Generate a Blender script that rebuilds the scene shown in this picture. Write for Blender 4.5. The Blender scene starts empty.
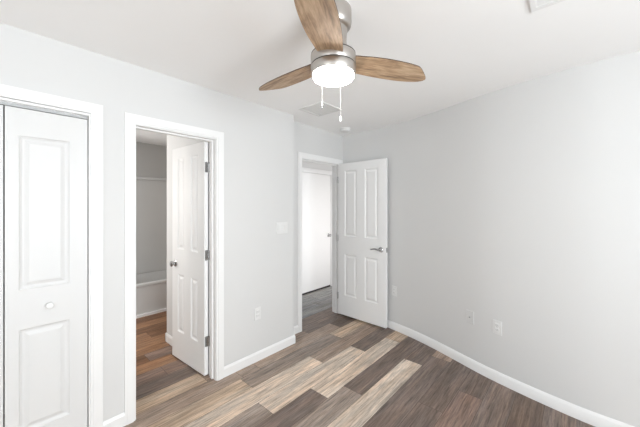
import bpy, bmesh, math, random
from mathutils import Vector, Matrix
random.seed(7)
C = bpy.context.scene.collection
scene = bpy.context.scene
PI = math.pi

# ------------------------------------------------------------------ camera
cam_d = bpy.data.cameras.new('camera')
cam_d.sensor_width = 36.0
cam_d.lens = 290.0 / 640.0 * 36.0
cam_d.shift_y = -7.9 / 640.0
cam_d.clip_start = 0.02
cam = bpy.data.objects.new('camera', cam_d)
cam.location = (0.0, -2.278, 1.474)
cam.rotation_euler = (PI / 2, 0.0, math.radians(-48.3))
C.objects.link(cam)
scene.camera = cam

# ------------------------------------------------------------------ world, light, exposure
world = bpy.data.worlds.new('daylight')
world.use_nodes = True
bg = world.node_tree.nodes['Background']
bg.inputs['Color'].default_value = (0.97, 0.98, 1.0, 1)
bg.inputs['Strength'].default_value = 1.0
scene.world = world

def area_light(name, loc, rot, sx, sy, power, col=(1, 1, 1)):
    l = bpy.data.lights.new(name, 'AREA')
    l.shape = 'RECTANGLE'; l.size = sx; l.size_y = sy
    l.energy = power; l.color = col
    o = bpy.data.objects.new(name, l)
    o.location = loc; o.rotation_euler = rot
    C.objects.link(o)
    return o
# daylight through the two windows behind the camera, an unseen fill added to brighten the hall, and the bathroom lamp
area_light('window_daylight', (0.40, -4.75, 1.30), (PI / 2 + math.radians(19), 0, 0), 1.7, 1.3, 110, (0.895, 0.96, 1.0))
area_light('window_daylight', (-2.55, -2.3, 1.30), (PI / 2 + math.radians(20), 0, -PI / 2), 1.7, 1.3, 20, (0.895, 0.96, 1.0))
area_light('hall_fill', (3.95, -0.05, 1.1), (PI / 2, 0, 0), 0.85, 1.7, 5.4, (1.0, 0.95, 0.91))
area_light('bathroom_lamp', (-0.50, 1.6, 1.60), (PI / 2, 0, -PI / 2), 0.6, 0.7, 19, (1.0, 0.98, 0.95))

vs = scene.view_settings
vs.view_transform = 'Standard'
vs.look = 'None'
vs.gamma = 1.0
vs.use_curve_mapping = False
vs.exposure = 0.62
scene.cycles.max_bounces = 16
scene.cycles.diffuse_bounces = 10

# ------------------------------------------------------------------ materials
def s2l(r, g, b):
    def f(c):
        c /= 255.0
        return c / 12.92 if c <= 0.04045 else ((c + 0.055) / 1.055) ** 2.4
    return (f(r), f(g), f(b), 1.0)

def mat(name, col, rough=0.5, metal=0.0, bump=0.0, bscale=200.0, spec=0.5, vary=0.0):
    m = bpy.data.materials.new(name); m.use_nodes = True
    nt = m.node_tree; n = nt.nodes; L = nt.links
    b = n['Principled BSDF']
    b.inputs['Base Color'].default_value = col
    b.inputs['Roughness'].default_value = rough
    b.inputs['Metallic'].default_value = metal
    b.inputs['Specular IOR Level'].default_value = spec
    tc = n.new('ShaderNodeTexCoord')
    if bump:
        nz = n.new('ShaderNodeTexNoise'); nz.inputs['Scale'].default_value = bscale; nz.inputs['Detail'].default_value = 3
        L.new(tc.outputs['Object'], nz.inputs['Vector'])
        bp = n.new('ShaderNodeBump'); bp.inputs['Strength'].default_value = bump; bp.inputs['Distance'].default_value = 0.002
        L.new(nz.outputs['Fac'], bp.inputs['Height']); L.new(bp.outputs['Normal'], b.inputs['Normal'])
    if vary:
        nz = n.new('ShaderNodeTexNoise'); nz.inputs['Scale'].default_value = 3.0; nz.inputs['Detail'].default_value = 4
        L.new(tc.outputs['Object'], nz.inputs['Vector'])
        mx = n.new('ShaderNodeMix'); mx.data_type = 'RGBA'
        mx.inputs[6].default_value = tuple(c * (1 - vary) for c in col[:3]) + (1,)
        mx.inputs[7].default_value = tuple(min(1, c * (1 + vary)) for c in col[:3]) + (1,)
        L.new(nz.outputs['Fac'], mx.inputs[0]); L.new(mx.outputs[2], b.inputs['Base Color'])
    return m

M = {}
M['wall'] = mat('wall_paint', (0.675, 0.675, 0.672, 1), 0.6, bump=0.06, bscale=260, spec=0.3, vary=0.008)
M['ceiling'] = mat('ceiling_paint', (0.93, 0.93, 0.93, 1), 0.85, bump=0.08, bscale=180, spec=0.2, vary=0.008)
M['trim'] = mat('white_trim_paint', (0.83, 0.83, 0.828, 1), 0.35, vary=0.005)
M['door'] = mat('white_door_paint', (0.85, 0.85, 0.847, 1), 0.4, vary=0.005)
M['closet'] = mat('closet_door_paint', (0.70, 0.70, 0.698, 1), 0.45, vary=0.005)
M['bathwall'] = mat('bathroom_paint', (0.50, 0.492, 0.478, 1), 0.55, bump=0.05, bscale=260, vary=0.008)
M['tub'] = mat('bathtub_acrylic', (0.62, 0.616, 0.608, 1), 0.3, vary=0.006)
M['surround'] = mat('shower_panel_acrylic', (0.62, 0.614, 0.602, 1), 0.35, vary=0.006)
M['nickel'] = mat('brushed_nickel', (0.54, 0.51, 0.48, 1), 0.38, 1.0, bump=0.05, bscale=400)
M['chrome'] = mat('satin_chrome', (0.5, 0.5, 0.5, 1), 0.22, 1.0, vary=0.05)
M['dark'] = mat('dark_gap', (0.03, 0.028, 0.026, 1), 0.7, vary=0.1)
M['plastic'] = mat('white_plastic', (0.75, 0.75, 0.745, 1), 0.35, vary=0.005)
M['ventmetal'] = mat('vent_painted_metal', (0.74, 0.74, 0.73, 1), 0.5, vary=0.01)
M['slot'] = mat('outlet_slot', (0.30, 0.30, 0.30, 1), 0.6, vary=0.1)
M['steel'] = mat('galvanised_track', (0.35, 0.35, 0.35, 1), 0.4, 1.0, vary=0.05)

# lit glass bowl of the fan
m = bpy.data.materials.new('lit_frosted_glass'); m.use_nodes = True
b = m.node_tree.nodes['Principled BSDF']
b.inputs['Base Color'].default_value = (0.95, 0.93, 0.9, 1)
b.inputs['Emission Color'].default_value = (1.0, 0.95, 0.88, 1)
b.inputs['Emission Strength'].default_value = 25.0
b.inputs['Roughness'].default_value = 0.3
M['bowl'] = m
# window pane: mostly clear with a faint gloss
m = bpy.data.materials.new('window_glass'); m.use_nodes = True
nt = m.node_tree; nt.nodes.clear()
out = nt.nodes.new('ShaderNodeOutputMaterial'); mx = nt.nodes.new('ShaderNodeMixShader')
tr = nt.nodes.new('ShaderNodeBsdfTransparent'); gl = nt.nodes.new('ShaderNodeBsdfGlossy'); gl.inputs['Roughness'].default_value = 0.02
mx.inputs[0].default_value = 0.06
nt.links.new(tr.outputs[0], mx.inputs[1]); nt.links.new(gl.outputs[0], mx.inputs[2]); nt.links.new(mx.outputs[0], out.inputs[0])
M['glass'] = m

def math_node(nt, op, a=None, b_=None, va=None, vb=None):
    n = nt.nodes.new('ShaderNodeMath'); n.operation = op
    if a is not None: nt.links.new(a, n.inputs[0])
    elif va is not None: n.inputs[0].default_value = va
    if b_ is not None: nt.links.new(b_, n.inputs[1])
    elif vb is not None: n.inputs[1].default_value = vb
    return n.outputs[0]

def plank_mat(name, rough=0.42):
    """Vinyl wood planks: each plank's own tone comes from the mesh, the grain from stretched noise."""
    m = bpy.data.materials.new(name); m.use_nodes = True
    nt = m.node_tree; n = nt.nodes; L = nt.links
    b = n['Principled BSDF']
    tone = n.new('ShaderNodeVertexColor'); tone.layer_name = 'tone'
    seed = n.new('ShaderNodeVertexColor'); seed.layer_name = 'seed'
    tc = n.new('ShaderNodeTexCoord')
    sc = n.new('ShaderNodeVectorMath'); sc.operation = 'MULTIPLY_ADD'
    sc.inputs[1].default_value = (60, 60, 60)
    L.new(seed.outputs['Color'], sc.inputs[0]); L.new(tc.outputs['Object'], sc.inputs[2])
    def noise(scale, detail, rough_, dist=0.0):
        mp = n.new('ShaderNodeMapping'); mp.inputs['Scale'].default_value = scale
        L.new(sc.outputs[0], mp.inputs['Vector'])
        nz = n.new('ShaderNodeTexNoise'); nz.inputs['Scale'].default_value = 1.0
        nz.inputs['Detail'].default_value = detail; nz.inputs['Roughness'].default_value = rough_; nz.inputs['Distortion'].default_value = dist
        L.new(mp.outputs[0], nz.inputs['Vector'])
        return nz.outputs['Fac']
    def ramp(fac, lo, hi, a, c):
        r = n.new('ShaderNodeMapRange'); r.inputs[1].default_value = lo; r.inputs[2].default_value = hi
        r.inputs[3].default_value = a; r.inputs[4].default_value = c
        L.new(fac, r.inputs[0]); return r.outputs[0]
    fine = noise((5.0, 85.0, 1.0), 8, 0.75, 0.25)
    mid = noise((1.3, 17.0, 1.0), 5, 0.6, 0.6)
    broad = noise((1.3, 7.0, 1.0), 3, 0.5, 0.6)
    f1 = ramp(fine, 0.36, 0.62, 0.58, 1.30)
    f2 = ramp(mid, 0.30, 0.70, 0.74, 1.24)
    f3 = ramp(broad, 0.30, 0.70, 0.82, 1.18)
    crack = noise((3.0, 80.0, 1.0), 4, 0.6, 0.7)
    f4 = ramp(crack, 0.36, 0.44, 0.62, 1.04)
    f1 = math_node(nt, 'MULTIPLY', f1, f4)
    g = math_node(nt, 'MULTIPLY', f1, f2); g = math_node(nt, 'MULTIPLY', g, f3)
    vm = n.new('ShaderNodeVectorMath'); vm.operation = 'SCALE'
    L.new(tone.outputs['Color'], vm.inputs[0]); L.new(g, vm.inputs['Scale'])
    # warm and ashy streaks
    hue = noise((1.7, 12.0, 1.0), 3, 0.5, 0.5)
    tint = n.new('ShaderNodeMix'); tint.data_type = 'RGBA'
    tint.inputs[6].default_value = (1.03, 0.99, 0.96, 1); tint.inputs[7].default_value = (0.95, 1.0, 1.06, 1)
    L.new(ramp(hue, 0.35, 0.65, 0, 1), tint.inputs[0])
    mu = n.new('ShaderNodeVectorMath'); mu.operation = 'MULTIPLY'
    L.new(vm.outputs[0], mu.inputs[0]); L.new(tint.outputs[2], mu.inputs[1])
    L.new(mu.outputs[0], b.inputs['Base Color'])
    b.inputs['Specular IOR Level'].default_value = 0.4
    L.new(ramp(fine, 0.3, 0.7, rough + 0.08, rough - 0.05), b.inputs['Roughness'])
    bp = n.new('ShaderNodeBump'); bp.inputs['Strength'].default_value = 0.15; bp.inputs['Distance'].default_value = 0.001
    L.new(fine, bp.inputs['Height']); L.new(bp.outputs['Normal'], b.inputs['Normal'])
    return m
M['plank'] = plank_mat('wood_look_planks')

def blade_mat():
    m = bpy.data.materials.new('weathered_oak_blade'); m.use_nodes = True
    nt = m.node_tree; n = nt.nodes; L = nt.links; b = n['Principled BSDF']
    tc = n.new('ShaderNodeTexCoord')
    def noise(scale, detail, dist):
        mp = n.new('ShaderNodeMapping'); mp.inputs['Scale'].default_value = scale
        L.new(tc.outputs['Object'], mp.inputs['Vector'])
        nz = n.new('ShaderNodeTexNoise'); nz.inputs['Scale'].default_value = 1; nz.inputs['Detail'].default_value = detail
        nz.inputs['Roughness'].default_value = 0.65; nz.inputs['Distortion'].default_value = dist
        L.new(mp.outputs[0], nz.inputs['Vector']); return nz.outputs['Fac']
    a = noise((6, 70, 20), 6, 0.6); c = noise((4, 22, 8), 4, 1.2)
    mixf = math_node(nt, 'ADD', math_node(nt, 'MULTIPLY', a, vb=0.55), math_node(nt, 'MULTIPLY', c, vb=0.45))
    r = n.new('ShaderNodeValToRGB')
    e = r.color_ramp.elements
    e[0].position = 0.36; e[0].color = s2l(112, 86, 64)
    e[1].position = 0.64; e[1].color = s2l(208, 182, 152)
    k = e.new(0.5); k.color = s2l(176, 147, 117)
    L.new(mixf, r.inputs[0]); L.new(r.outputs[0], b.inputs['Base Color'])
    b.inputs['Roughness'].default_value = 0.5
    return m
M['blade'] = blade_mat()
M['bladeedge'] = mat('blade_edge_banding', s2l(80, 60, 45), 0.5, vary=0.1)

# ------------------------------------------------------------------ mesh helpers
def box(bm, x0, x1, y0, y1, z0, z1, mt=None):
    vv = [bm.verts.new(p) for p in ((x0, y0, z0), (x1, y0, z0), (x1, y1, z0), (x0, y1, z0), (x0, y0, z1), (x1, y0, z1), (x1, y1, z1), (x0, y1, z1))]
    if mt is not None:
        for v in vv: v.co = mt @ v.co
    fs = [bm.faces.new([vv[i] for i in q]) for q in ((0, 3, 2, 1), (4, 5, 6, 7), (0, 1, 5, 4), (1, 2, 6, 5), (2, 3, 7, 6), (3, 0, 4, 7))]
    return vv, fs

def bevel_box(bm, x0, x1, y0, y1, z0, z1, r=0.003, seg=2, mt=None):
    vv, fs = box(bm, x0, x1, y0, y1, z0, z1, mt)
    ed = list({e for f in fs for e in f.edges})
    bmesh.ops.bevel(bm, geom=ed, offset=r, segments=seg, profile=0.5, affect='EDGES')

def lathe(bm, prof, seg=48, mt=None, cap=True):
    rings = []
    for r, z in prof:
        ring = []
        for i in range(seg):
            a = 2 * PI * i / seg
            p = Vector((r * math.cos(a), r * math.sin(a), z))
            ring.append(bm.verts.new(mt @ p if mt else p))
        rings.append(ring)
    for a, c in zip(rings, rings[1:]):
        for i in range(seg):
            j = (i + 1) % seg
            bm.faces.new((a[i], a[j], c[j], c[i]))
    if cap:
        bm.faces.new(list(reversed(rings[0]))); bm.faces.new(rings[-1])

def tube(bm, pts, radii, seg=12):
    rings = []
    n = len(pts); pts = [Vector(p) for p in pts]
    if not hasattr(radii, '__len__'): radii = [radii] * n
    up = Vector((0, 0, 1))
    for i, p in enumerate(pts):
        t = (pts[min(i + 1, n - 1)] - pts[max(i - 1, 0)]).normalized()
        u = up if abs(t.z) < 0.9 else Vector((1, 0, 0))
        s = t.cross(u).normalized(); w = s.cross(t)
        rings.append([bm.verts.new(p + radii[i] * (math.cos(2 * PI * k / seg) * s + math.sin(2 * PI * k / seg) * w)) for k in range(seg)])
    for a, c in zip(rings, rings[1:]):
        for k in range(seg):
            j = (k + 1) % seg
            bm.faces.new((a[k], a[j], c[j], c[k]))
    bm.faces.new(list(reversed(rings[0]))); bm.faces.new(rings[-1])

def obj(name, bm, m, parent=None, smooth=False, loc=None, rotz=0.0):
    bmesh.ops.recalc_face_normals(bm, faces=bm.faces[:])
    me = bpy.data.meshes.new(name); bm.to_mesh(me); bm.free()
    for mm in (m if isinstance(m, (list, tuple)) else [m]): me.materials.append(mm)
    if smooth:
        me.shade_smooth()
        me.set_sharp_from_angle(angle=math.radians(35))
    o = bpy.data.objects.new(name, me); C.objects.link(o)
    if parent: o.parent = parent
    if loc: o.location = loc
    if rotz: o.rotation_euler = (0, 0, rotz)
    return o

def tag(o, label, cat, group=None):
    o['label'] = label; o['category'] = cat
    if group: o['group'] = group
    return o

def thing(name, label, cat, loc=(0, 0, 0), rot=(0, 0, 0), group=None):
    o = bpy.data.objects.new(name, None); C.objects.link(o)
    o.empty_display_size = 0.1
    o.location = loc; o.rotation_euler = rot
    return tag(o, label, cat, group)

def struct(name, bm, m, label=None, cat=None, smooth=False):
    o = obj(name, bm, m, None, smooth)
    o['kind'] = 'structure'
    if label: tag(o, label, cat)
    return o

CEIL = 2.44
# ------------------------------------------------------------------ structure
# right wall: swings gently out of square as it comes towards the camera
RW_CTRL = [(3.20, 0.30), (3.20, 0.0), (3.20, -0.30), (3.185, -0.50), (3.155, -0.68), (3.105, -0.90), (3.045, -1.10), (2.98, -1.28), (2.91, -1.46), (2.84, -1.64), (2.785, -1.82), (2.74, -2.0), (2.705, -2.17), (2.68, -2.34), (2.673, -2.56), (2.67, -2.85), (2.67, -4.40)]
def catmull(P, n=5):
    out = []
    for i in range(len(P) - 1):
        p0, p1, p2, p3 = (Vector(P[max(0, min(len(P) - 1, j))]) for j in (i - 1, i, i + 1, i + 2))
        for k in range(n):
            t = k / n
            out.append(0.5 * ((2 * p1) + (p2 - p0) * t + (2 * p0 - 5 * p1 + 4 * p2 - p3) * t * t + (3 * p1 - p0 - 3 * p2 + p3) * t ** 3))
    out.append(Vector(P[-1])); return out
RW = catmull(RW_CTRL)
def offset_path(P, d):
    out = []
    for i, p in enumerate(P):
        t = (P[min(i + 1, len(P) - 1)] - P[max(i - 1, 0)]).normalized()
        out.append(p + d * Vector((t.y, -t.x)))       # positive d = into the room (towards -x)
    return out
def sweep_wall(bm, P, prof):
    """sweep a closed (offset, z) profile along a plan path"""
    cols = []
    for d, z in prof:
        cols.append([bm.verts.new((q.x, q.y, z)) for q in offset_path(P, d)])
    k = len(prof)
    for a in range(k):
        c, e = cols[a], cols[(a + 1) % k]
        for i in range(len(P) - 1):
            bm.faces.new((c[i], c[i + 1], e[i + 1], e[i]))
    bm.faces.new([cols[a][0] for a in range(k)]); bm.faces.new([cols[a][-1] for a in reversed(range(k))])
bm = bmesh.new()
sweep_wall(bm, RW, [(0, 0), (0, CEIL), (-0.12, CEIL), (-0.12, 0)])
struct('wall_right', bm, M['wall'], smooth=True)

# left wall with closet and bathroom openings, ending in an outside corner
CL0, CL1 = -1.035, 0.392          # closet jamb faces
BJ0, BJ1 = 0.649, 1.238           # bathroom jamb faces
EJ0, EJ1 = 2.412, 3.126           # entry jamb faces
EY0, EY1 = 0.158, 0.275
J = 0.018
HEAD = 2.03
bm = bmesh.new()
for x0, x1, z0 in ((-2.20, CL0 - J, 0), (CL0 - J, CL1 + J, HEAD + J), (CL1 + J, BJ0 - J, 0), (BJ0 - J, BJ1 + J, HEAD + J), (BJ1 + J, 2.134, 0)):
    box(bm, x0, x1, 0.0, 0.115, z0, CEIL)
box(bm, 2.03, 2.134, 0.115, 1.10, 0, CEIL)
struct('wall_left', bm, M['wall'])
# entry wall, set back behind the corner
bm = bmesh.new()
box(bm, 2.134, EJ0 - J, EY0, EY1, 0, CEIL)
box(bm, EJ0 - J, EJ1 + J, EY0, EY1, HEAD + J, CEIL)
box(bm, EJ1 + J, 3.20, EY0, EY1, 0, CEIL)
struct('wall_entry', bm, M['wall'])
# walls behind the camera with their windows
W1 = (-0.45, 1.25, 0.75, 2.1)
bm = bmesh.new()
for x0, x1, z0, z1 in ((-2.20, W1[0], 0, CEIL), (W1[0], W1[1], 0, W1[2]), (W1[0], W1[1], W1[3], CEIL), (W1[1], 2.79, 0, CEIL)):
    box(bm, x0, x1, -4.52, -4.40, z0, z1)
struct('wall_back', bm, M['wall'])
W2 = (-3.15, -1.45, 0.75, 2.1)
bm = bmesh.new()
for y0, y1, z0, z1 in ((-4.40, W2[0], 0, CEIL), (W2[0], W2[1], 0, W2[2]), (W2[0], W2[1], W2[3], CEIL), (W2[1], 0.115, 0, CEIL)):
    box(bm, -2.32, -2.20, y0, y1, z0, z1)
struct('wall_near', bm, M['wall'])
def window(name, mt, w, z0, z1):
    bm = bmesh.new()
    t = 0.05
    for a in ((0, t, z0, z1), (w - t, w, z0, z1), (t, w - t, z0, z0 + t), (t, w - t, z1 - t, z1), (t, w - t, (z0 + z1) / 2 - 0.02, (z0 + z1) / 2 + 0.02)):
        box(bm, a[0], a[1], -0.03, 0.03, a[2], a[3], mt)
    o = struct(name, bm, M['trim'])
    bm = bmesh.new(); box(bm, t, w - t, -0.004, 0.004, z0 + t, z1 - t, mt)
    obj('pane', bm, M['glass'], o)
window('window_1', Matrix.Translation((W1[0], -4.46, 0)), W1[1] - W1[0], W1[2], W1[3])
window('window_2', Matrix.Translation((-2.26, W2[0], 0)) @ Matrix.Rotation(PI / 2, 4, 'Z'), W2[1] - W2[0], W2[2], W2[3])

# ceiling
bm = bmesh.new(); box(bm, -2.35, 4.9, -4.6, 2.9, CEIL, CEIL + 0.08)
struct('ceiling', bm, M['ceiling'])

# closet, bathroom and hall shells
bm = bmesh.new()
box(bm, -1.30, 0.50, 0.75, 0.80, 0, CEIL); box(bm, -1.35, -1.30, 0.115, 0.80, 0, CEIL); box(bm, 0.45, 0.50, 0.115, 0.75, 0, CEIL)
struct('wall_closet', bm, M['wall'])
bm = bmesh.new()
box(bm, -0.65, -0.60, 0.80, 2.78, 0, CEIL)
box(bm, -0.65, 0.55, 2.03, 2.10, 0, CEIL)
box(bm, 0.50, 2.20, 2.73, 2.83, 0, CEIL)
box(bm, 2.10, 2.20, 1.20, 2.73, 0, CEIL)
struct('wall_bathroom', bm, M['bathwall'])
bm = bmesh.new()
box(bm, 1.25, 1.35, 0.115, 1.075, 0, CEIL); box(bm, 1.35, 2.03, 0.98, 1.075, 0, CEIL)
struct('wall_bathroom_side', bm, M['wall'])
HD0, HD1 = 3.322, 4.085           # hall door leaf
HY = 1.10
bm = bmesh.new()
box(bm, 2.03, HD0 - 0.02, HY, HY + 0.10, 0, CEIL)
box(bm, HD0 - 0.02, HD1 + 0.02, HY, HY + 0.10, HEAD + 0.02, CEIL)
box(bm, HD1 + 0.02, 4.8, HY, HY + 0.10, 0, CEIL)
box(bm, 4.7, 4.8, 0.275, HY, 0, CEIL)
box(bm, 3.20, 3.50, 0.20, 0.275, 0, CEIL); box(bm, 4.40, 4.8, 0.20, 0.275, 0, CEIL); box(bm, 3.50, 4.40, 0.20, 0.275, HEAD, CEIL)  # opening added so the unseen fill reaches the hall door
struct('wall_hall', bm, M['wall'])

# ------------------------------------------------------------------ floors: planks run along the left wall
TONES = {'L': (210, 191, 172), 'T': (190, 167, 144), 'M': (160, 140, 124), 'G': (150, 135, 123), 'D': (122, 106, 96), 'R': (138, 115, 102), 'X': (104, 88, 77),
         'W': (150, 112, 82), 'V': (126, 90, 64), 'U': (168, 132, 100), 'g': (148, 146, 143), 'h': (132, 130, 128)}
def planks(bm, tone_l, seed_l, rows, xa, xb, clip=None):
    """rows: list of (y_top, y_bottom, [(x_end, tone), ...]) from small x to large x"""
    g = 0.0011
    for y1, y0, seq in rows:
        x = xa
        for xe, t in seq:
            xe = min(xe, xb)
            if xe <= x: continue
            z = 0.0
            q = [bm.verts.new(p) for p in ((x + g, y0 + g, z), (xe - g, y0 + g, z), (xe - g, y1 - g, z), (x + g, y1 - g, z))]
            f = bm.faces.new(q)
            col = s2l(*TONES[t]); sd = (random.random(), random.random(), random.random(), 1)
            k = random.uniform(0.95, 1.05)
            for lp in f.loops:
                lp[tone_l] = (col[0] * k, col[1] * k, col[2] * k, 1); lp[seed_l] = sd
            x = xe
    return bm
def rand_row(xa, xb, pool, L=1.22):
    x = xa - random.random() * L; seq = []
    while x < xb:
        x += L; seq.append((x, random.choice(pool)))
    return seq
R = 0.178
def rowy(k): return -0.135 - R * k
fixed = {
    -3: [(1.10, 'M'), (2.20, 'D'), (2.80, 'G'), (9, 'D')],
    -2: [(1.19, 'T'), (2.41, 'M'), (3.0, 'D'), (9, 'D')],
    -1: [(0.30, 'T'), (1.42, 'M'), (1.60, 'M'), (2.79, 'M'), (9, 'X')],
    0: [(0.17, 'M'), (1.39, 'T'), (2.567, 'G'), (9, 'T')],
    1: [(0.83, 'T'), (2.05, 'L'), (9, 'M')],
    2: [(0.09, 'L'), (1.311, 'G'), (2.49, 'L'), (9, 'D')],
    3: [(0.47, 'M'), (1.696, 'D'), (2.90, 'L'), (9, 'T')],
    4: [(0.70, 'T'), (1.90, 'G'), (9, 'D')],
    5: [(0.20, 'D'), (1.42, 'L'), (2.625, 'L'), (9, 'D')],
    6: [(0.40, 'M'), (1.63, 'D'), (2.849, 'D'), (9, 'M')],
    7: [(0.90, 'L'), (2.12, 'D'), (9, 'D')],
    8: [(1.24, 'D'), (2.465, 'R'), (9, 'D')],
    9: [(0.80, 'M'), (2.02, 'D'), (9, 'D')],
    10: [(0.5, 'L'), (1.7, 'D'), (9, 'X')],
    11: [(0.1, 'M'), (1.32, 'D'), (9, 'D')],
    12: [(0.9, 'L'), (2.1, 'M'), (9, 'D')],
}
def floor_obj(name, rows, xa, xb, base_y0, base_y1, m):
    bm = bmesh.new()
    tl = bm.loops.layers.float_color.new('tone'); sl = bm.loops.layers.float_color.new('seed')
    planks(bm, tl, sl, rows, xa, xb)
    vv, fs = box(bm, xa, xb, base_y0, base_y1, -0.05, -0.0006)
    for f in fs:
        for lp in f.loops: lp[tl] = (0.035, 0.028, 0.022, 1); lp[sl] = (0.5, 0.5, 0.5, 1)
    return struct(name, bm, m)
rows = []
for k in range(-2, 24):
    y1, y0 = rowy(k), rowy(k + 1)
    rows.append((y1, y0, fixed.get(k) or rand_row(-2.3, 3.3, 'LTMGDD')))
# the room's own floor reaches to the door thresholds
TH_B = 0.221                       # bathroom floor begins one plank row inside
floor_obj('floor', rows, -2.30, 3.32, rowy(24), TH_B, M['plank'])
# bathroom: the same planks, with the warm dim light painted into their tones
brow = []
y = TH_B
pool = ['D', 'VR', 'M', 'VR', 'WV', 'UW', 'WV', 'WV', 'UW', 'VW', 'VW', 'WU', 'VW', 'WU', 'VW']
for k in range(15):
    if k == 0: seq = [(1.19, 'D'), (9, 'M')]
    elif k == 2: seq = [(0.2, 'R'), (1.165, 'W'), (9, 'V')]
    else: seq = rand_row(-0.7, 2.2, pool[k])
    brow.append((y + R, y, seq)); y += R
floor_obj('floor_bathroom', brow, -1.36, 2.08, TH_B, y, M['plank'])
# hall: the doorway rows carry on, then grey planks
hrow = [(TH_B + R, TH_B, [(2.5, 'M'), (9, 'D')])]
y = TH_B + R
for k in range(5):
    hrow.append((y + R, y, rand_row(2.05, 4.8, 'ghg'))); y += R
floor_obj('floor_hall', hrow, 2.08, 4.8, TH_B, y, M['plank'])

# ------------------------------------------------------------------ trim
CW, CT = 0.063, 0.016
def casing(bm, x0, x1, y, top, left=True, right=True, side=-1, z0=0.0):
    """moulded casing around an opening whose jamb faces are x0..x1; side -1 = face towards -y"""
    rv = 0.006
    def prof(d):   # three steps: inner bead, body, outer edge
        return [(0.0, 0.012, 0.010), (0.012, 0.050, 0.016), (0.050, CW, 0.013)][d]
    for d in range(3):
        a, c, t = prof(d)
        ya, yb = (y - t, y) if side < 0 else (y, y + t)
        if left: box(bm, x0 - rv - c, x0 - rv - a, ya, yb, z0, top + rv + c)
        if right: box(bm, x1 + rv + a, x1 + rv + c, ya, yb, z0, top + rv + c)
        box(bm, (x0 - rv - a) if left else x0, (x1 + rv + a) if right else x1, ya, yb, top + rv + a, top + rv + c)
def jamb(bm, x0, x1, y0, y1, top, stop=None):
    box(bm, x0 - J, x0, y0, y1, 0, top + J); box(bm, x1, x1 + J, y0, y1, 0, top + J); box(bm, x0, x1, y0, y1, top, top + J)
    if stop:
        s0, s1 = stop
        box(bm, x0, x0 + 0.011, s0, s1, 0, top); box(bm, x1 - 0.011, x1, s0, s1, 0, top); box(bm, x0 + 0.011, x1 - 0.011, s0, s1, top - 0.011, top)
bm = bmesh.new(); casing(bm, CL0, CL1, 0.0, HEAD + 0.014); jamb(bm, CL0, CL1, 0.0, 0.115, HEAD + 0.005)
struct('trim_1', bm, M['trim'], 'white moulded casing around the closet bifold doors', 'door frame')
bm = bmesh.new(); casing(bm, BJ0, BJ1, 0.0, HEAD); casing(bm, BJ0, BJ1 - 0.03, 0.115, HEAD, side=1, right=False); jamb(bm, BJ0, BJ1, 0.0, 0.115, HEAD, (0.045, 0.080))
struct('trim_2', bm, M['trim'], 'white moulded casing around the open bathroom doorway', 'door frame')
bm = bmesh.new(); casing(bm, EJ0, EJ1, EY0, HEAD); casing(bm, EJ0, EJ1, EY1, HEAD, side=1); jamb(bm, EJ0, EJ1, EY0, EY1, HEAD, (EY0 + 0.040, EY0 + 0.075))
struct('trim_3', bm, M['trim'], 'white casing around the open doorway to the hall', 'door frame')
bm = bmesh.new(); casing(bm, HD0 - 0.003, HD1 + 0.003, HY, HEAD); jamb(bm, HD0 - 0.003, HD1 + 0.003, HY, HY + 0.10, HEAD, (HY + 0.045, HY + 0.080))
struct('trim_4', bm, M['trim'], 'white casing around the closed white door across the hall', 'door frame')

BH, BT = 0.087, 0.013
BPROF = [(0, 0), (BT, 0), (BT, BH - 0.018), (BT - 0.004, BH - 0.010), (0.004, BH), (0, BH)]
bm = bmesh.new()
sweep_wall(bm, [p for p in RW if p.y < EY0 - 0.02], BPROF)
struct('baseboard_right', bm, M['trim'], smooth=True)
def base_run(bm, p, q):
    """straight baseboard from p to q, room on the right-hand side of the walk"""
    P = [Vector(p), Vector(q)]
    sweep_wall(bm, P, BPROF)
bm = bmesh.new()
base_run(bm, (CL1 + CW + 0.006, 0), (BJ0 - CW - 0.006, 0)); base_run(bm, (BJ1 + CW + 0.006, 0), (2.134 + BT, 0))
base_run(bm, (2.134, 0.0), (2.134, EY0)); base_run(bm, (2.134 + BT, EY0), (EJ0 - CW - 0.006, EY0))
base_run(bm, (-2.20, 0), (CL0 - CW - 0.006, 0))
struct('baseboard_left', bm, M['trim'])
bm = bmesh.new(); base_run(bm, (2.67, -4.40), (-2.20, -4.40)); struct('baseboard_back', bm, M['trim'])
bm = bmesh.new(); base_run(bm, (-2.20, -4.40), (-2.20, 0)); struct('baseboard_near', bm, M['trim'])
bm = bmesh.new(); base_run(bm, (1.35, 1.075), (1.25 - BT, 1.075)); 
base_run(bm, (1.25, 1.075 + BT), (1.25, 0.15))
struct('baseboard_bathroom', bm, M['trim'])
bm = bmesh.new()
base_run(bm, (2.134, HY), (HD0 - CW - 0.01, HY)); base_run(bm, (HD1 + CW + 0.01, HY), (4.7, HY))
struct('baseboard_hall', bm, M['trim'])

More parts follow.
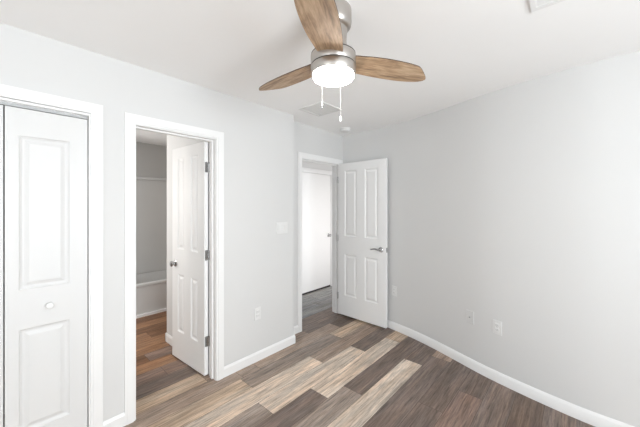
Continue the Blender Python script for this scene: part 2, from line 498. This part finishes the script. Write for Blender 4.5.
# ------------------------------------------------------------------ panelled doors
def panel_face(bm, w, h, y, sgn, cells):
    """one face of a slab in the plane y (outward normal sgn*y), with recessed raised panels.
    cells: (x0, x1, z0, z1) of every panel."""
    xs = sorted({0.0, w} | {c for k in cells for c in k[:2]}); zs = sorted({0.0, h} | {c for k in cells for c in k[2:]})
    for xa, xb in zip(xs, xs[1:]):
        for za, zb in zip(zs, zs[1:]):
            cx, cz = (xa + xb) / 2, (za + zb) / 2
            if any(k[0] < cx < k[1] and k[2] < cz < k[3] for k in cells): continue
            bm.faces.new([bm.verts.new((px, y, pz)) for px, pz in ((xa, za), (xb, za), (xb, zb), (xa, zb))])
    for x0, x1, z0, z1 in cells:
        prev = None
        for ins, dep in ((0, 0), (0.006, 0.006), (0.014, 0.0095), (0.022, 0.0095), (0.040, 0.0025), (0.044, 0.002)):
            yy = y - sgn * dep
            loop = [bm.verts.new(p) for p in ((x0 + ins, yy, z0 + ins), (x1 - ins, yy, z0 + ins), (x1 - ins, yy, z1 - ins), (x0 + ins, yy, z1 - ins))]
            if prev:
                for i in range(4):
                    j = (i + 1) % 4
                    bm.faces.new((prev[i], prev[j], loop[j], loop[i]))
            prev = loop
        bm.faces.new(prev)
def door_slab(bm, w, h, t, cells):
    """leaf from x=0 (hinge) to x=w, y=0 (front) to y=t"""
    panel_face(bm, w, h, 0.0, -1, cells); panel_face(bm, w, h, t, 1, cells)
    for q in (((0, 0, 0), (0, t, 0), (0, t, h), (0, 0, h)), ((w, 0, 0), (w, t, 0), (w, t, h), (w, 0, h)), ((0, 0, 0), (w, 0, 0), (w, t, 0), (0, t, 0)), ((0, 0, h), (w, 0, h), (w, t, h), (0, t, h))):
        bm.faces.new([bm.verts.new(p) for p in q])
    bmesh.ops.remove_doubles(bm, verts=bm.verts[:], dist=1e-5)
def four_panels(w, stile=0.108, mull=0.125):
    pw = (w - 2 * stile - mull) / 2
    out = []
    for i in (0, 1):
        x0 = stile + i * (pw + mull)
        out += [(x0, x0 + pw, 0.262, 0.808), (x0, x0 + pw, 1.048, 1.912)]
    return out
def hinge_mesh(bm, zc, y_knuckle, side, plate_dir=1):
    # knuckle barrel at x=0 and a plate lying on the leaf's edge
    for k in range(5):
        z0 = zc - 0.044 + k * 0.0178
        lathe(bm, [(0.0055, z0), (0.0055, z0 + 0.0168)], 12, Matrix.Translation((-0.003, y_knuckle, 0)))
    box(bm, -0.0022, 0.0008, min(y_knuckle, y_knuckle + side * 0.030), max(y_knuckle, y_knuckle + side * 0.030), zc - 0.044, zc + 0.044)

def make_door(name, label, loc, ang, w, hinge_y, handed_t=0.035, h=2.012, gap=0.012, cells=None):
    """leaf local frame: x from the hinge, y=0 front face, y=t back face"""
    r = thing(name, label, 'door', loc, (0, 0, ang)); r['kind'] = 'structure'
    bm = bmesh.new(); door_slab(bm, w, h, handed_t, four_panels(w) if cells is None else cells)
    obj('leaf', bm, M['door'], r, loc=(0, 0, gap))
    return r

def lever_set(parent, x, z, t, direction, backset=True):
    """lever handle on both faces; direction = -1 lever points to the hinge"""
    for sgn, y0, dep in ((-1, 0.0, 0.052), (1, t, 0.036)):
        bm = bmesh.new()
        mt = Matrix.Translation((x, y0, z)) @ Matrix.Rotation(PI / 2 * (1 if sgn < 0 else -1), 4, 'X')
        lathe(bm, [(0.032, 0.0), (0.032, 0.006), (0.028, 0.010), (0.013, 0.012), (0.011, dep - 0.012), (0.012, dep - 0.006)], 32, mt)
        y = y0 + sgn * (dep - 0.010)
        tube(bm, [(x - direction * 0.012, y, z), (x + direction * 0.02, y + sgn * 0.003, z + 0.002), (x + direction * 0.06, y + sgn * 0.002, z + 0.008), (x + direction * 0.098, y - sgn * 0.002, z + 0.002), (x + direction * 0.122, y - sgn * 0.004, z - 0.006)], [0.0115, 0.0105, 0.0085, 0.0075, 0.006], 14)
        obj('lever_handle', bm, M['chrome'], parent, True)
def knob_set(parent, x, z, t, dep_back=0.046):
    for sgn, y0, dep in ((-1, 0.0, 0.060), (1, t, dep_back)):
        bm = bmesh.new()
        mt = Matrix.Translation((x, y0, z)) @ Matrix.Rotation(PI / 2 * (1 if sgn < 0 else -1), 4, 'X')
        s = dep / 0.060
        lathe(bm, [(0.031, 0), (0.031, 0.004), (0.026, 0.009 * s), (0.012, 0.014 * s), (0.011, 0.028 * s), (0.019, 0.033 * s), (0.026, 0.040 * s), (0.0275, 0.047 * s), (0.024, 0.055 * s), (0.012, 0.0595 * s), (0.002, 0.060 * s)], 32, mt)
        obj('knob', bm, M['chrome'], parent, True)
def latch(parent, x, z, t):
    bm = bmesh.new()
    box(bm, x - 0.0005, x + 0.0012, t / 2 - 0.0125, t / 2 + 0.0125, z - 0.028, z + 0.028)
    lathe(bm, [(0.007, 0), (0.007, 0.008), (0.005, 0.009)], 16, Matrix.Translation((x, t / 2, z)) @ Matrix.Rotation(PI / 2, 4, 'Y'))
    obj('latch_plate', bm, M['chrome'], parent)

T = 0.035
# bathroom door: hung on the far side of its jamb and swung in until it almost meets the side wall.
# local x runs from hinge into the bathroom; front face (y=0) looks towards -x of the room
ang = math.radians(90 + 3.6)
d1 = make_door('door_1', 'white four-panel bathroom door standing open in the left doorway with round knob', (0, 0, 0), ang, 0.582, 0)
# front face must be on the -x side: local -y -> rotated by 93.6 deg gives +x, so flip by swapping hinge sides
d1.rotation_euler = (0, 0, ang)
d1.location = (1.2335, 0.121, 0)
for ch in d1.children: ch.location.y = 0.0
# here local +y points to room -x: the face at y=T is the one the photograph sees
for zc in (0.30, 1.045, 1.805):
    bm = bmesh.new(); hinge_mesh(bm, zc, 0.0, 1)
    # jamb plate
    box(bm, -0.0275, -0.002, -0.0035, -0.0012, zc - 0.044, zc + 0.044, Matrix.Rotation(-math.radians(3.6), 4, 'Z'))
    obj('hinge', bm, M['chrome'], d1, True)
knob_set(d1, 0.582 - 0.062, 0.915, T); latch(d1, 0.582, 0.915, T)

# entry door: swung back against the right wall
ang2 = math.radians(-90 - 0.8)
d2 = make_door('door_2', 'white four-panel entry door swung open against the right wall with lever handle', (3.124, 0.140, 0), ang2, 0.722, 0, gap=0.022)
# local +y after the turn points to room +x (towards the wall); y=0 is the visible face
d2.location = (3.124 - T, 0.142, 0)
for zc in (0.265, 1.04, 1.82):
    bm = bmesh.new()
    for k in range(5):
        z0 = zc - 0.044 + k * 0.0178
        lathe(bm, [(0.0055, z0), (0.0055, z0 + 0.0168)], 12, Matrix.Translation((-0.004, -0.004, 0)))
    box(bm, -0.0015, 0.0, 0.0, 0.030, zc - 0.044, zc + 0.044)
    obj('hinge', bm, M['chrome'], d2, True)
lever_set(d2, 0.722 - 0.068, 0.945, T, -1); latch(d2, 0.722, 0.945, T)

# hall door, closed
d3 = make_door('door_3', 'plain white closed door across the hall seen through the entry doorway', (HD0, HY + 0.006, 0), 0, HD1 - HD0, 0, gap=0.028, h=1.995, cells=[])
for zc in (0.275, 1.06, 1.835):
    bm = bmesh.new()
    for k in range(5):
        z0 = zc - 0.044 + k * 0.0178
        lathe(bm, [(0.007, z0), (0.007, z0 + 0.0168)], 12, Matrix.Translation((0.004, -0.008, 0)))
    obj('hinge', bm, M['chrome'], d3, True)
knob_set(d3, HD1 - HD0 - 0.062, 0.94, T)
bm = bmesh.new(); box(bm, 0.0, HD1 - HD0, 0.004, T - 0.004, 0.001, 0.027)
obj('gap_shade', bm, M['dark'], d3)  # dark strip standing in for the shade under the door

# closet bifold doors
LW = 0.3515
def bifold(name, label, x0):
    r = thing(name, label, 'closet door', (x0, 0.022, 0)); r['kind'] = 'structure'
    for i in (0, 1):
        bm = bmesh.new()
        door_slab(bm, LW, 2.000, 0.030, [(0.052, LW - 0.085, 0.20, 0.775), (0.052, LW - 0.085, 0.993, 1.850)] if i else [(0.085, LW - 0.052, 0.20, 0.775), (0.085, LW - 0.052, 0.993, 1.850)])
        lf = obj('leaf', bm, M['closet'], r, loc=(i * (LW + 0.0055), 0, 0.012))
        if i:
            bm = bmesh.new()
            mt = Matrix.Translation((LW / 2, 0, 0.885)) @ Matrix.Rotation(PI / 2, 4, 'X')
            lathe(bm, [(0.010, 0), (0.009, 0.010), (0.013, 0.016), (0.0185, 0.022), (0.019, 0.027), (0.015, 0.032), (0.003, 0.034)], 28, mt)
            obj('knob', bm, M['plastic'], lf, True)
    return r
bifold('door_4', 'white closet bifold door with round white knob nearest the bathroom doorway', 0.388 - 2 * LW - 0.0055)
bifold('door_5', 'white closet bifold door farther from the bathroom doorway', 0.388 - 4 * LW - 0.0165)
bm = bmesh.new(); box(bm, CL0, CL1, 0.026, 0.048, 2.0165, 2.035)
struct('trim_5', bm, M['steel'], 'thin metal track above the closet bifold doors', 'track')

# ------------------------------------------------------------------ bathtub and shower surround
t = thing('bathtub', 'white bathtub with flat apron at the far end of the bathroom', 'bathtub', (1.33, 2.38, 0))
bm = bmesh.new()
X0, X1, Y0, Y1, HT = -0.775, 0.765, -0.345, 0.345, 0.435
def rect_ring(x0, x1, y0, y1, z, r, n=6):
    ring = []
    for cx, cy, a0 in ((x1 - r, y1 - r, 0), (x0 + r, y1 - r, PI / 2), (x0 + r, y0 + r, PI), (x1 - r, y0 + r, 1.5 * PI)):
        for k in range(n + 1):
            a = a0 + k * PI / 2 / n
            ring.append((cx + r * math.cos(a), cy + r * math.sin(a), z))
    return ring
rings = [rect_ring(X0, X1, Y0 + 0.012, Y1, 0.03, 0.01), rect_ring(X0, X1, Y0 + 0.012, Y1, HT - 0.04, 0.01), rect_ring(X0, X1, Y0, Y1, HT - 0.032, 0.012), rect_ring(X0, X1, Y0, Y1, HT - 0.006, 0.012), rect_ring(X0 + 0.006, X1 - 0.006, Y0 + 0.006, Y1 - 0.006, HT, 0.012),
         rect_ring(X0 + 0.07, X1 - 0.07, Y0 + 0.06, Y1 - 0.018, HT, 0.12), rect_ring(X0 + 0.08, X1 - 0.08, Y0 + 0.07, Y1 - 0.024, HT - 0.015, 0.12), rect_ring(X0 + 0.14, X1 - 0.20, Y0 + 0.12, Y1 - 0.10, 0.10, 0.12)]
vr = [[bm.verts.new(p) for p in r] for r in rings]
for a, c in zip(vr, vr[1:]):
    for i in range(len(a)):
        j = (i + 1) % len(a); bm.faces.new((a[i], a[j], c[j], c[i]))
bm.faces.new(vr[-1])
obj('basin', bm, M['tub'], t, True)
bm = bmesh.new(); box(bm, X0, X1, Y0 - 0.008, Y0 + 0.012, 0.0, 0.035)
obj('floor_trim', bm, M['trim'], t)
s = thing('shower_surround', 'pale shower wall panel with projecting top ledge above the bathtub', 'shower panel', (1.33, 2.72, 0.44))
bm = bmesh.new(); box(bm, X0, X1, -0.005, 0.008, 0.0, 1.43)
obj('panel', bm, M['surround'], s)
bm = bmesh.new(); bevel_box(bm, X0, X1, -0.045, 0.008, 1.43, 1.47, 0.006)
obj('top_ledge', bm, M['tub'], s)

# ------------------------------------------------------------------ ceiling fan
FX, FY = 1.115, -1.3725
fan = thing('ceiling_fan', 'brushed nickel ceiling fan with three wooden blades and lit glass bowl', 'ceiling fan', (FX, FY, CEIL))
def zz(z): return z - CEIL
bm = bmesh.new()
lathe(bm, [(0.088, zz(2.44)), (0.090, zz(2.432)), (0.090, zz(2.375)), (0.087, zz(2.358)), (0.079, zz(2.347)), (0.068, zz(2.343))], 56)
obj('canopy', bm, M['nickel'], fan, True)
bm = bmesh.new()
lathe(bm, [(0.068, zz(2.345)), (0.068, zz(2.320)), (0.066, zz(2.300)), (0.066, zz(2.275)), (0.071, zz(2.255)), (0.084, zz(2.236)), (0.099, zz(2.223)), (0.107, zz(2.215))], 56)
obj('neck', bm, M['nickel'], fan, True)
bm = bmesh.new()
lathe(bm, [(0.1085, zz(2.216)), (0.1112, zz(2.212)), (0.1112, zz(2.168)), (0.110, zz(2.166))], 64)
hs = obj('motor_housing', bm, M['nickel'], fan, True)
bm = bmesh.new()
lathe(bm, [(0.1085, zz(2.167)), (0.1085, zz(2.160))], 64)
obj('shadow_gap', bm, M['dark'], hs)
bm = bmesh.new()
lathe(bm, [(0.1095, zz(2.219)), (0.1095, zz(2.214))], 64)
obj('shadow_gap', bm, M['dark'], hs)
bm = bmesh.new()
lathe(bm, [(0.110, zz(2.161)), (0.1120, zz(2.158)), (0.1115, zz(2.130)), (0.107, zz(2.119)), (0.100, zz(2.117))], 64)
obj('light_kit_band', bm, M['nickel'], fan, True)
bm = bmesh.new()
lathe(bm, [(0.100, zz(2.121)), (0.102, zz(2.114)), (0.101, zz(2.107)), (0.096, zz(2.100)), (0.085, zz(2.096)), (0.066, zz(2.093)), (0.040, zz(2.091)), (0.004, zz(2.0905))], 64)
obj('light_bowl', bm, M['bowl'], fan, True)
# blades
def blade_mesh():
    left = [(0.088, 0.052), (0.100, 0.062), (0.14, 0.067), (0.20, 0.074), (0.30, 0.080), (0.40, 0.080), (0.47, 0.074), (0.525, 0.064), (0.555, 0.050), (0.570, 0.034)]
    right = [(0.562, 0.014), (0.532, -0.014), (0.495, -0.044), (0.474, -0.058), (0.450, -0.066), (0.39, -0.074), (0.30, -0.078), (0.22, -0.076), (0.14, -0.067), (0.100, -0.062), (0.088, -0.052)]
    P = [Vector(p) for p in left + right]
    Q = catmull([(p.x * 0.985, p.y) for p in P], 4)
    bm = bmesh.new(); th = 0.0055
    top = [bm.verts.new((p.x, p.y, th / 2)) for p in Q]; bot = [bm.verts.new((p.x, p.y, -th / 2)) for p in Q]
    bm.faces.new(top); bm.faces.new(list(reversed(bot)))
    for i in range(len(Q)):
        j = (i + 1) % len(Q)
        f = bm.faces.new((top[i], bot[i], bot[j], top[j])); f.material_index = 1
    return bm
BZ = 2.191
for k, a in enumerate((89.4, -30.5, -150.5)):
    o = obj('blade', blade_mesh(), [M['blade'], M['bladeedge']], fan)
    o.location = (0, 0, zz(BZ))
    o.rotation_euler = (math.radians(-8.5), 0, math.radians(a))
    bm = bmesh.new(); box(bm, 0.05, 0.105, -0.030, 0.030, -0.006, -0.002)
    obj('blade_iron', bm, M['nickel'], o)
# pull chains
cosr, sinr = math.cos(math.radians(-48.3)), math.sin(math.radians(-48.3))
for r_, fwd, z0, z1, fobm, cm in ((0.0436, 0.1048, 2.128, 1.948, 'plastic', 'plastic'), (-0.055, 0.0993, 2.128, 2.018, 'chrome', 'plastic')):
    px = r_ * cosr + fwd * -sinr; py = r_ * sinr + fwd * cosr
    k = 0.1135 / math.hypot(px, py) if math.hypot(px, py) > 0.01 else 1
    # the chain leaves the side of the light kit and hangs straight down
    bm = bmesh.new()
    n = int((z0 - z1) / 0.005)
    tube(bm, [(px * k, py * k, zz(z0 + 0.006)), (px * k, py * k, zz(z1))], 0.0003, 8)
    for i in range(n):
        lathe(bm, [(0.0003, -0.0006), (0.0006, 0), (0.0003, 0.0006)], 8, Matrix.Translation((px * k, py * k, zz(z0 - i * 0.005))))
    ch = obj('pull_chain', bm, M['plastic'], fan, True)
    bm = bmesh.new()
    lathe(bm, [(0.0015, zz(z1 + 0.002)), (0.0035, zz(z1 - 0.004)), (0.0055, zz(z1 - 0.014)), (0.0062, zz(z1 - 0.022)), (0.004, zz(z1 - 0.028)), (0.001, zz(z1 - 0.030))], 20, Matrix.Translation((px * k, py * k, 0)))
    obj('chain_fob', bm, M[fobm], ch, True)

# ------------------------------------------------------------------ ceiling fittings
def vent(label, x0, x1, y0, y1, along_x=True, mat_=None):
    cx, cy = (x0 + x1) / 2, (y0 + y1) / 2
    r = thing('ceiling_vent', label, 'vent', (cx, cy, CEIL)); w, h = (x1 - x0) / 2, (y1 - y0) / 2
    m = mat_ or M['ventmetal']
    bm = bmesh.new(); fr = 0.022
    for a in ((-w, w, -h, -h + fr), (-w, w, h - fr, h), (-w, -w + fr, -h + fr, h - fr), (w - fr, w, -h + fr, h - fr)):
        box(bm, a[0], a[1], a[2], a[3], -0.007, 0)
    obj('frame', bm, m, r)
    bm = bmesh.new(); box(bm, -w + fr, w - fr, -h + fr, h - fr, -0.0012, 0)
    obj('backing', bm, m, r)
    bm = bmesh.new()
    n = int(2 * ((h if along_x else w) - fr) / 0.016)
    for i in range(n):
        c = -((h if along_x else w) - fr) + (i + 0.5) * 0.016
        if along_x: box(bm, -w + fr, w - fr, -0.0079, 0.0079, -0.0004, 0.0004, Matrix.Translation((0, c, -0.0045)) @ Matrix.Rotation(math.radians(3), 4, 'X'))
        else: box(bm, -0.0075, 0.0075, -h + fr, h - fr, -0.0004, 0.0004, Matrix.Translation((c, 0, -0.0045)) @ Matrix.Rotation(math.radians(3), 4, 'Y'))
    obj('louvers', bm, m, r)
    return r
vent('square pale grey ceiling vent in front of the entry doorway beyond the fan', 2.02, 2.325, -0.505, -0.19)
vent('white louvered ceiling register cut off by the top edge near the right wall', 1.47, 1.775, -2.36, -2.105, False, M['trim'])
sd = thing('smoke_detector', 'round white smoke detector on the ceiling in the far corner', 'smoke detector', (2.93, -0.09, CEIL))
bm = bmesh.new(); lathe(bm, [(0.068, 0.0), (0.068, -0.010), (0.062, -0.014)], 48); obj('mounting_plate', bm, M['plastic'], sd, True)
bm = bmesh.new(); lathe(bm, [(0.060, -0.013), (0.060, -0.028), (0.052, -0.038), (0.02, -0.042), (0.002, -0.042)], 48); obj('cover', bm, M['plastic'], sd, True)

# ------------------------------------------------------------------ wall plates
def plate_thing(name, label, cat, mt, w, h, group=None, m=None):
    r = bpy.data.objects.new(name, None); C.objects.link(r); r.matrix_world = mt; r.empty_display_size = 0.05
    tag(r, label, cat, group)
    bm = bmesh.new(); bevel_box(bm, -w / 2, w / 2, -0.006, 0.0, -h / 2, h / 2, 0.0025, 2)
    obj('plate', bm, m or M['plastic'], r)
    return r
def outlet(label, mt):
    r = plate_thing('wall_outlet', label, 'outlet', mt, 0.072, 0.117)
    for dz in (-0.0195, 0.0195):
        bm = bmesh.new(); bevel_box(bm, -0.017, 0.017, -0.0085, -0.004, dz - 0.0145, dz + 0.0145, 0.004, 3)
        sck = obj('socket', bm, M['plastic'], r)
        bm = bmesh.new()
        for sx in (-0.0065, 0.0065): box(bm, sx - 0.001, sx + 0.001, -0.0089, -0.0082, dz - 0.001, dz + 0.008)
        lathe(bm, [(0.0024, 0), (0.0024, 0.0006)], 12, Matrix.Translation((0, -0.0083, dz - 0.007)) @ Matrix.Rotation(PI / 2, 4, 'X'))
        obj('slots', bm, M['slot'], sck)
    return r
sw = plate_thing('light_switch', 'white three-gang light switch plate between the two doorways', 'light switch', Matrix.Translation((1.967, 0, 1.245)), 0.150, 0.118)
for i in (-1, 0, 1):
    bm = bmesh.new(); bevel_box(bm, i * 0.046 - 0.0165, i * 0.046 + 0.0165, -0.010, -0.004, -0.033, 0.033, 0.002, 2)
    obj('rocker', bm, M['plastic'], sw)
outlet('white outlet low on the left wall below the light switch', Matrix.Translation((1.662, 0, 0.448)))
def on_right(y, z):
    for p, q in zip(RW, RW[1:]):
        if q.y <= y <= p.y:
            k = (y - p.y) / (q.y - p.y); c = p.lerp(q, k); t_ = (q - p).normalized()
            a = math.atan2(t_.y, t_.x)
            return Matrix.Translation((c.x, c.y, z)) @ Matrix.Rotation(a, 4, 'Z')
outlet('white outlet low on the middle of the right wall', on_right(-1.772, 0.455))
outlet('white outlet low on the right wall beside the open entry door', on_right(-0.645, 0.460))
cx = plate_thing('cable_plate', 'wall-coloured plate with a small dark cable hole left of the middle outlet', 'cable plate', on_right(-1.545, 0.462), 0.072, 0.117, m=M['wall'])
bm = bmesh.new(); lathe(bm, [(0.006, 0), (0.006, 0.008), (0.002, 0.010)], 16, Matrix.Translation((0, -0.005, 0)) @ Matrix.Rotation(PI / 2, 4, 'X'))
obj('cable_jack', bm, M['slot'], cx, True)
